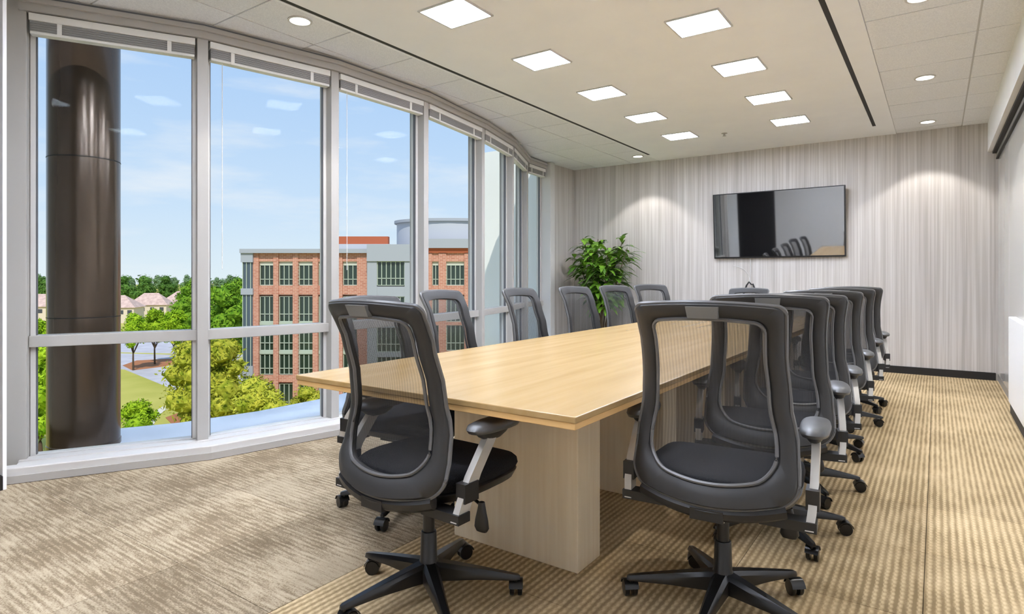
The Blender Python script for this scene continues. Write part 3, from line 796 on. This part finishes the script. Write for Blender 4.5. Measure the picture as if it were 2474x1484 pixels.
o = MB().tube([(-2.13, 8.44, 0.90), (-2.09, 8.45, 1.03), (-2.06, 8.46, 1.075), (-2.03, 8.46, 1.04), (-2.01, 8.45, 1.05), (-1.97, 8.44, 0.95), (-1.96, 8.44, 0.88)], 0.011, 8).build('cable_loop', 'cable_black', smooth=True)
tag(o, 'black looped cable end against the wall below the screen', 'cable')
o = empty('floor_box_stand', (-2.045, 8.44, 0)); tag(o, 'slim dark cable stand at the wall below the screen', 'stand')
MB().box(-0.11, 0.11, -0.05, 0.05, 0.0, 0.02).build('foot', 'base_black', o); MB().box(-0.11, 0.11, -0.02, 0.02, 0.02, 0.9).build('upright', 'base_black', o)

# ------------------------------------------------------------------ potted plant
pl = empty('potted_plant', (-4.03, 8.02, 0)); tag(pl, 'bushy green potted plant in the corner by the striped wall', 'plant')
MB().lathe([(0.13, 0), (0.15, 0.02), (0.19, 0.34), (0.2, 0.36), (0.18, 0.36), (0.17, 0.32)], 24).build('pot', 'pot', pl, smooth=40)
MB().lathe([(0.175, 0.31), (0.01, 0.325)], 20).build('soil', 'soil', pl)
rnd = random.Random(5); stems = []
for k in range(11):
    a = 2*PI*k/11+rnd.uniform(-.3, .3); r0 = rnd.uniform(0.01, 0.08); top = rnd.uniform(0.95, 1.72); sp_ = rnd.uniform(0.10, 0.36)
    p = [Vector((r0*math.cos(a), r0*math.sin(a), 0.31))]
    for j in range(1, 6):
        f = j/5; p.append(Vector(((r0+sp_*f**1.5)*math.cos(a)+rnd.uniform(-.02, .02), (r0+sp_*f**1.5)*math.sin(a)+rnd.uniform(-.02, .02), 0.31+(top-0.31)*f)))
    MB().tube(p, [0.012-0.0015*j for j in range(6)], 6).build('stem', 'stem_brown', pl, smooth=True); stems.append(p)
def leaf_pts(m_, pos, d, ln, wd_, droop):
    d = d.normalized(); side = d.cross(Vector((0, 0, 1)))
    if side.length < 1e-3: side = Vector((1, 0, 0))
    side.normalize(); nrm = side.cross(d); prev = None
    pr = [(0, .08), (0.25, 0.8), (0.5, 1.0), (0.75, 0.7), (1.0, 0.04)]; rg = []
    for f, w_ in pr:
        c_ = pos+d*ln*f-Vector((0, 0, 1))*droop*ln*f*f
        rg.append([c_-side*wd_*w_+nrm*0.12*wd_*w_, c_, c_+side*wd_*w_+nrm*0.12*wd_*w_])
    m_.loops(rg, closed=False)
kl = 0
for p in stems:
    for j in range(26):
        f = rnd.uniform(0.42, 1.0); q = f*5; i = min(4, int(q)); pos = p[i].lerp(p[i+1], q-i)
        a = rnd.uniform(0, 2*PI); d = Vector((math.cos(a), math.sin(a), rnd.uniform(-0.1, 0.9)))
        m_ = MB(); leaf_pts(m_, pos, d, rnd.uniform(0.18, 0.32), rnd.uniform(0.032, 0.058), rnd.uniform(0.2, 0.8))
        # two leaflets to a twig
        leaf_pts(m_, pos+d.normalized()*0.05, d+Vector((rnd.uniform(-.6, .6), rnd.uniform(-.6, .6), rnd.uniform(-.3, .4))), rnd.uniform(0.16, 0.28), rnd.uniform(0.03, 0.05), rnd.uniform(0.2, 0.8))
        leaf_pts(m_, pos+d.normalized()*0.09, d+Vector((rnd.uniform(-.9, .9), rnd.uniform(-.9, .9), rnd.uniform(-.3, .6))), rnd.uniform(0.15, 0.26), rnd.uniform(0.028, 0.046), rnd.uniform(0.2, 0.8))
        m_.v = [Vector((min(max(v.x, -0.74), 1), min(v.y, 0.47), v.z)) for v in m_.v]
        m_.build('leaf', 'plant_leaf', pl, smooth=True); kl += 1

# ------------------------------------------------------------------ outdoors
G = -17.5
FW = Vector((-math.sin(YAW), math.cos(YAW), 0)); RT = Vector((math.cos(YAW), math.sin(YAW), 0))
def place(x, d, z=G):           # a spot at bearing pixel x and depth d from the windows' viewpoint
    return FW*d+RT*((x-1237)/1464*d)+Vector((0, 0, z))
gr = MB().quad((-1500, -60, G), (60, -60, G), (900, 1500, G), (-1500, 1500, G)).build('ground', 'grass'); struct(gr, 'sunlit yellow green lawn far below the windows', 'ground')
def gpt(x, y, dz=0.0): d = (EYE-G)*1464/(y-668); p = place(x, d); return (p.x, p.y, G+dz)
def flat(name, px, mt, label, cat, h_):
    pts = [gpt(*p) for p in px]
    o = MB().prism([(p[0], p[1]) for p in pts], G, G+h_).build(name, mt); return struct(o, label, cat)
flat('road', [(-300, 868), (300, 893), (440, 950), (640, 985), (760, 960), (560, 890), (420, 858), (60, 848)], 'asphalt', 'pale asphalt drive crossing the lawn', 'road', 0.05)
flat('parking_lot', [(-200, 815), (60, 846), (430, 855), (560, 880), (600, 850), (450, 815), (200, 800)], 'asphalt', 'pale parking area behind the row of trees', 'parking lot', 0.04)
flat('footpath', [(352, 1030), (368, 1000), (392, 984), (432, 974), (434, 981), (402, 990), (382, 1006), (368, 1034)], 'kerb', 'curving pale footpath in the lawn', 'path', 0.06)
flat('mulch_bed', [(400, 1010), (440, 996), (520, 1000), (560, 1020), (500, 1040), (420, 1030)], 'mulch', 'brown mulch bed under the big tree', 'mulch bed', 0.08)
flat('mulch_island', [(296, 884), (330, 872), (440, 866), (448, 876), (400, 886), (320, 896)], 'mulch', 'brown planting island below the parking lot trees', 'mulch bed', 0.09)

def crown_mesh(seed, wd_, ht, nclump, leaf, leaves, sharp=0.5, base=0.35):
    r_ = random.Random(seed); m_ = MB(); cl = []
    for k in range(nclump):
        f = r_.random(); a = r_.uniform(0, 2*PI); z = base*ht+(1-base)*ht*(0.12+0.80*f)
        env = math.sin(PI*min(1, 0.18+0.82*(1-f)**0.8)) if sharp > 0.7 else math.sqrt(max(0.05, 1-(2*f-0.9)**2*0.9))
        rr = wd_*0.5*env*r_.uniform(0.25, 0.72); s_ = wd_*r_.uniform(0.13, 0.22)
        cl.append((Vector((rr*math.cos(a), rr*math.sin(a), z)), s_))
    cl.append((Vector((0, 0, ht*(base+(1-base)*0.5))), wd_*0.33))
    b_ = bmesh.new(); bmesh.ops.create_icosphere(b_, subdivisions=2, radius=1.0)
    vs = [v.co.copy() for v in b_.verts]; fs = [[v.index for v in f.verts] for f in b_.faces]; b_.free()
    for c_, s_ in cl:
        i0 = len(m_.v)
        for v in vs:
            nn = 1+0.35*noise.noise(v*1.7+c_)+0.18*noise.noise(v*4+c_); m_.v.append(c_+Vector((v.x, v.y, v.z*0.82))*s_*nn*0.86)
        for f in fs: m_.f.append([i0+k for k in f])
    for k in range(leaves):
        c_, s_ = r_.choice(cl); d = Vector((r_.gauss(0, 1), r_.gauss(0, 1), r_.gauss(0.25, 1))).normalized()
        p = c_+Vector((d.x, d.y, d.z*0.82))*s_*r_.uniform(0.72, 1.34)
        t1 = Vector((r_.gauss(0, 1), r_.gauss(0, 1), r_.gauss(0, 1))).normalized(); t2 = d.cross(t1).normalized()*0.7+t1*0.2
        l_ = leaf*r_.uniform(0.6, 1.3)
        m_.quad(p-t1*l_, p-t2*l_*0.6, p+t1*l_, p+t2*l_*0.6)
    return m_
def trunk_mesh(ht, r_, base, seed):
    q = random.Random(seed); m_ = MB()
    m_.tube([(0, 0, 0), (q.uniform(-.1, .1), q.uniform(-.1, .1), ht*base*0.6), (q.uniform(-.2, .2), q.uniform(-.2, .2), ht*base*1.25)], [r_*1.25, r_, r_*0.75], 8)
    for k in range(4):
        a = k*PI/2+q.uniform(-.4, .4); m_.tube([(0, 0, ht*base*0.85), (math.cos(a)*ht*0.08, math.sin(a)*ht*0.08, ht*(base+0.12)), (math.cos(a)*ht*0.16, math.sin(a)*ht*0.16, ht*(base+0.28))], [r_*0.6, r_*0.45, r_*0.25], 6)
    return m_
TREES = {}
def tree_kind(key, seed, wd_, ht, nclump, leaf, leaves, mt, base=0.3, sharp=0.5, tr=0.16):
    TREES[key] = (crown_mesh(seed, wd_, ht, nclump, leaf, leaves, sharp, base).mesh('crown', mt, False), trunk_mesh(ht, tr, base, seed).mesh('trunk', 'bark', True), ht)
tree_kind('parking', 3, 5.4, 11.8, 22, 0.30, 4200, 'leaf_bright', 0.34)
tree_kind('big', 4, 9.4, 12.0, 46, 0.30, 9500, 'leaf_yellow', 0.05, tr=0.22)
tree_kind('round', 5, 3.9, 6.2, 20, 0.17, 4200, 'leaf_bright', 0.14, tr=0.09)
tree_kind('yellow', 6, 6.4, 8.0, 24, 0.22, 5000, 'leaf_yellow', 0.10, tr=0.1)
tree_kind('tall', 7, 10, 18, 34, 0.45, 5500, 'leaf_mid', 0.12, tr=0.3)
tree_kind('far', 8, 13, 17, 24, 0.8, 2200, 'leaf_dark', 0.05, tr=0.3)
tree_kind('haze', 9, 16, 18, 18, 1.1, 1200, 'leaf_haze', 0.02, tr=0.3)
def tree(key, x, d, label, group, sc=1.0, rz=0.0, name='tree'):
    p = place(x, d); t_ = empty(name, p, rz); t_.scale = (sc, sc, sc); tag(t_, label, 'tree', group)
    cm, tm, ht = TREES[key]; inst('crown', cm, t_); inst('trunk', tm, t_); return t_
tree('parking', 322, 120, 'bright green tree of the parking row, beside the bronze column', 'parking lot trees', 0.97, 0.3)
tree('parking', 374, 128, 'bright green tree in the middle of the parking row', 'parking lot trees', 1.0, 2.1)
tree('parking', 428, 120, 'bright green tree of the parking row, next to the first mullion', 'parking lot trees', 1.03, 4.0)
tree('parking', 180, 128, 'bright green tree of the parking row behind the bronze column', 'parking lot trees', 1.0, 5.0)
tree('big', 500, 70, 'large yellow green tree standing in the mulch bed', None, 0.98, 0.7)
tree('round', 330, 58, 'small round green tree on the lawn beside the bronze column', None, 1.12, 1.2)
tree('yellow', 622, 62, 'yellow green tree at the foot of the brick building', None, 1.0, 2.2)
tree('yellow', 742, 70, 'smaller yellow green tree low before the brick facade', None, 0.72, 3.7)
tree('tall', 545, 112, 'tall leafy tree beside the corner of the brick building', None, 0.98, 0.4)
tree('tall', 470, 150, 'tall leafy tree behind the first mullion', None, 1.0, 1.9)
tree('tall', 585, 150, 'tall leafy tree behind the brick building', None, 1.0, 3.0)
tree('round', 98, 64, 'green tree seen in the gap beside the bronze column', None, 1.9, 2.0)
tree('parking', 95, 98, 'bright green tree further off in the gap beside the bronze column', None, 1.0, 2.0)
rnd = random.Random(11); k = 0
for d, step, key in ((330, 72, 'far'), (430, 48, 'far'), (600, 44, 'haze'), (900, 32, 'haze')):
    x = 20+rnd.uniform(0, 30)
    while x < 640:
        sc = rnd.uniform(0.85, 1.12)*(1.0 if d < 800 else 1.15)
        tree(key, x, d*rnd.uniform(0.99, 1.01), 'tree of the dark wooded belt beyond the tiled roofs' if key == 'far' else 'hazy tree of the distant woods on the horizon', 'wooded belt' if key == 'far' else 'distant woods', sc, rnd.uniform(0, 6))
        x += step*rnd.uniform(1.0, 1.15)
# houses
def house(x, d, wd_, dp, eave, ridge, label):
    p = place(x, d); h_ = empty('house', p, YAW+0.25); tag(h_, label, 'house', 'tiled roof houses')
    MB().box(-wd_/2, wd_/2, -dp/2, dp/2, 0, eave).build('wall', 'house_wall', h_)
    a, b_ = wd_/2+0.7, dp/2+0.7; r_ = wd_/2-dp*0.42
    m_ = MB(); i0 = [(-a, -b_, eave), (a, -b_, eave), (a, b_, eave), (-a, b_, eave)]
    m_.quad(i0[0], i0[1], (r_, 0, ridge), (-r_, 0, ridge)); m_.quad(i0[2], i0[3], (-r_, 0, ridge), (r_, 0, ridge))
    m_.quad(i0[1], i0[2], (r_, 0, ridge)); m_.quad(i0[3], i0[0], (-r_, 0, ridge)); m_.quad(*i0[::-1])
    m_.build('roof', 'roof_tile', h_)
    for k in range(4):
        xx = -wd_/2+wd_*(k+0.5)/4; MB().box(xx-0.8, xx+0.8, -dp/2-0.06, -dp/2+0.05, eave-2.6, eave-1.0).build('window', 'dark_opening', h_)
house(296, 246, 12, 12, 6.2, 11.0, 'pale house with a pinkish tiled roof beside the bronze column')
house(366, 272, 15, 11, 6.0, 11.2, 'pale house with a broad pinkish hipped roof above the parking trees')
house(442, 300, 15, 12, 6.4, 11.4, 'pale house with a pinkish roof next to the first mullion')
house(100, 250, 17, 12, 6.4, 11.4, 'pale house with a pinkish roof in the gap beside the column')

# brick office building, facade square to the bearing of the room's window view
BD = 80.0; KX = BD/1464
bo = place(1237, BD); bo.z = 0
B = empty('brick_office_building', (bo.x, bo.y, G), YAW); tag(B, 'red brick office block with grey metal bay and curved penthouse', 'building')
def u_(x): return (x-1237)*KX
def zz(y): return EYE-(y-668)*KX-G
def bb(name, mt, x0, x1, y0, y1, d0, d1, parent=B, bevel=0):
    return MB().box(u_(x0), u_(x1), d0, d1, zz(y1), zz(y0)).build(name, mt, parent, bevel=bevel)
bot = 668+(EYE-G)/KX
bb('core', 'brick_wall', 612, 1500, 616, bot, 0.6, 25)
bb('roof_slab', 'metal_grey', 600, 1500, 606, 617, 0.5, 25)
floors = [(640, 690), (716, 778), (786, 848), (856, 906), (928, 992)]
def window(x0, x1, y0, y1, d=0.0, nv=2, glass='facade_glass', parent=B, lint=True):
    m_ = MB(); a, b_ = u_(x0), u_(x1); z0, z1 = zz(y1), zz(y0); t_ = 0.09
    m_.box(a, a+t_, d-0.05, d+0.15, z0, z1); m_.box(b_-t_, b_, d-0.05, d+0.15, z0, z1); m_.box(a, b_, d-0.05, d+0.15, z1-t_, z1); m_.box(a, b_, d-0.05, d+0.15, z0, z0+t_)
    for k in range(1, nv+1): c_ = a+(b_-a)*k/(nv+1); m_.box(c_-0.05, c_+0.05, d-0.04, d+0.12, z0, z1)
    m_.box(a, b_, d-0.04, d+0.12, z0+(z1-z0)*0.3-0.05, z0+(z1-z0)*0.3+0.05)
    wn = m_.build('window', 'facade_mullion', parent)
    MB().box(a+0.02, b_-0.02, d+0.10, d+0.13, z0+0.02, z1-0.02).build('pane', glass, wn)
    if lint: MB().box(a-0.06, b_+0.06, d-0.03, d+0.2, z1, z1+0.55).build('lintel', 'stone_lintel', wn)
# brick piers and spandrels stand proud of the glass
cols_ = [(626, 661), (673, 708), (721, 756), (769, 804), (828, 863)]
edges = [(612, 626), (661, 673), (708, 721), (756, 769), (804, 828), (863, 893)]
for a, b_ in edges: bb('pier', 'brick_wall', a, b_, 612, bot, -0.15, 0.7)
for a, b_ in cols_:
    bb('spandrel', 'brick_wall', a, b_, 612, 632, 0.0, 0.7); bb('spandrel', 'brick_wall', a, b_, 690, 712, 0.0, 0.7)
    bb('spandrel', 'brick_wall', a, b_, 907, 924, 0.0, 0.7); bb('spandrel', 'brick_wall', a, b_, 992, bot, 0.0, 0.7)
    bb('spandrel_panel', 'facade_mullion', a, b_, 778, 786, 0.15, 0.7); bb('spandrel_panel', 'facade_mullion', a, b_, 848, 856, 0.15, 0.7)
    for j, (y0, y1) in enumerate(floors): window(a, b_, y0, y1, 0.3, 2, lint=(j == 0))
bb('cornice', 'metal_grey', 584, 896, 602, 612, -0.7, 1.2)
# glazed corner bay
bb('corner_bay', 'facade_glass_blue', 588, 612, 612, bot, -0.2, 20)
for y0, y1 in ((612, 634), (697, 712), (884, 908)): bb('bay_band', 'metal_grey', 585, 614, y0, y1, -0.45, 20.3)
for x in (588, 597, 607): bb('bay_mullion', 'facade_mullion', x, x+1.6, 612, bot, -0.32, -0.1)
# grey metal centre bay with its windows, curved penthouse behind
bb('metal_bay', 'metal_grey', 893, 1012, 592, 632, -1.6, 3); bb('metal_bay', 'metal_grey', 893, 916, 632, bot, -1.4, 3); bb('metal_bay', 'metal_grey', 982, 1012, 632, bot, -1.4, 3)
for y0, y1 in ((692, 716), (778, 790), (848, 860), (906, 930)): bb('metal_bay', 'metal_grey', 916, 982, y0, y1, -1.35, 3)
for y0, y1 in floors: window(916, 982, y0 - 8 if y0 == 640 else y0, y1, -1.2, 5, lint=False)
bb('parapet', 'brick_red', 800, 930, 569, 588, 2.0, 3.0); bb('parapet_band', 'metal_pale', 800, 935, 588, 604, 1.8, 3.2)
# right brick wing
for a, b_ in ((1012, 1044), (1060, 1078), (1122, 1140), (1172, 1186), (1220, 1236), (1268, 1284)): bb('pier', 'brick_wall', a, b_, 612, bot, -0.15, 0.7)
for a, b_ in ((1044, 1060), (1078, 1122), (1140, 1172), (1186, 1220), (1236, 1268)):
    bb('spandrel', 'brick_wall', a, b_, 608, 632, 0.0, 0.7); bb('spandrel', 'brick_wall', a, b_, 690, 712, 0.0, 0.7); bb('spandrel', 'brick_wall', a, b_, 778, 786, 0.0, 0.7); bb('spandrel', 'brick_wall', a, b_, 848, 856, 0.0, 0.7); bb('spandrel', 'brick_wall', a, b_, 907, 924, 0.0, 0.7)
    for j, (y0, y1) in enumerate(floors): window(a, b_, y0, y1, 0.3, 3 if b_-a > 30 else 1, lint=(j == 0))
bb('cornice', 'metal_grey', 1012, 1500, 578, 600, -0.7, 1.2); bb('cornice', 'brick_red', 1012, 1500, 599, 611, -0.3, 1.0)
m_ = MB(); poly = []
for k in range(25): a = PI+k/24*PI; poly.append((u_(1075)+8.0*math.cos(a), 9+6.0*math.sin(a)))
poly += [(u_(1075)+8.0, 20), (u_(1075)-8.0, 20)]
m_.prism(poly, zz(600), zz(526)); m_.build('penthouse', 'metal_pale', B, smooth=30)
m_ = MB(); poly2 = [(x+(0.3 if x > u_(1075) else -0.3), y-0.3) for x, y in poly]
m_.prism(poly2, zz(529), zz(522)); m_.build('penthouse_coping', 'metal_grey', B, smooth=30)
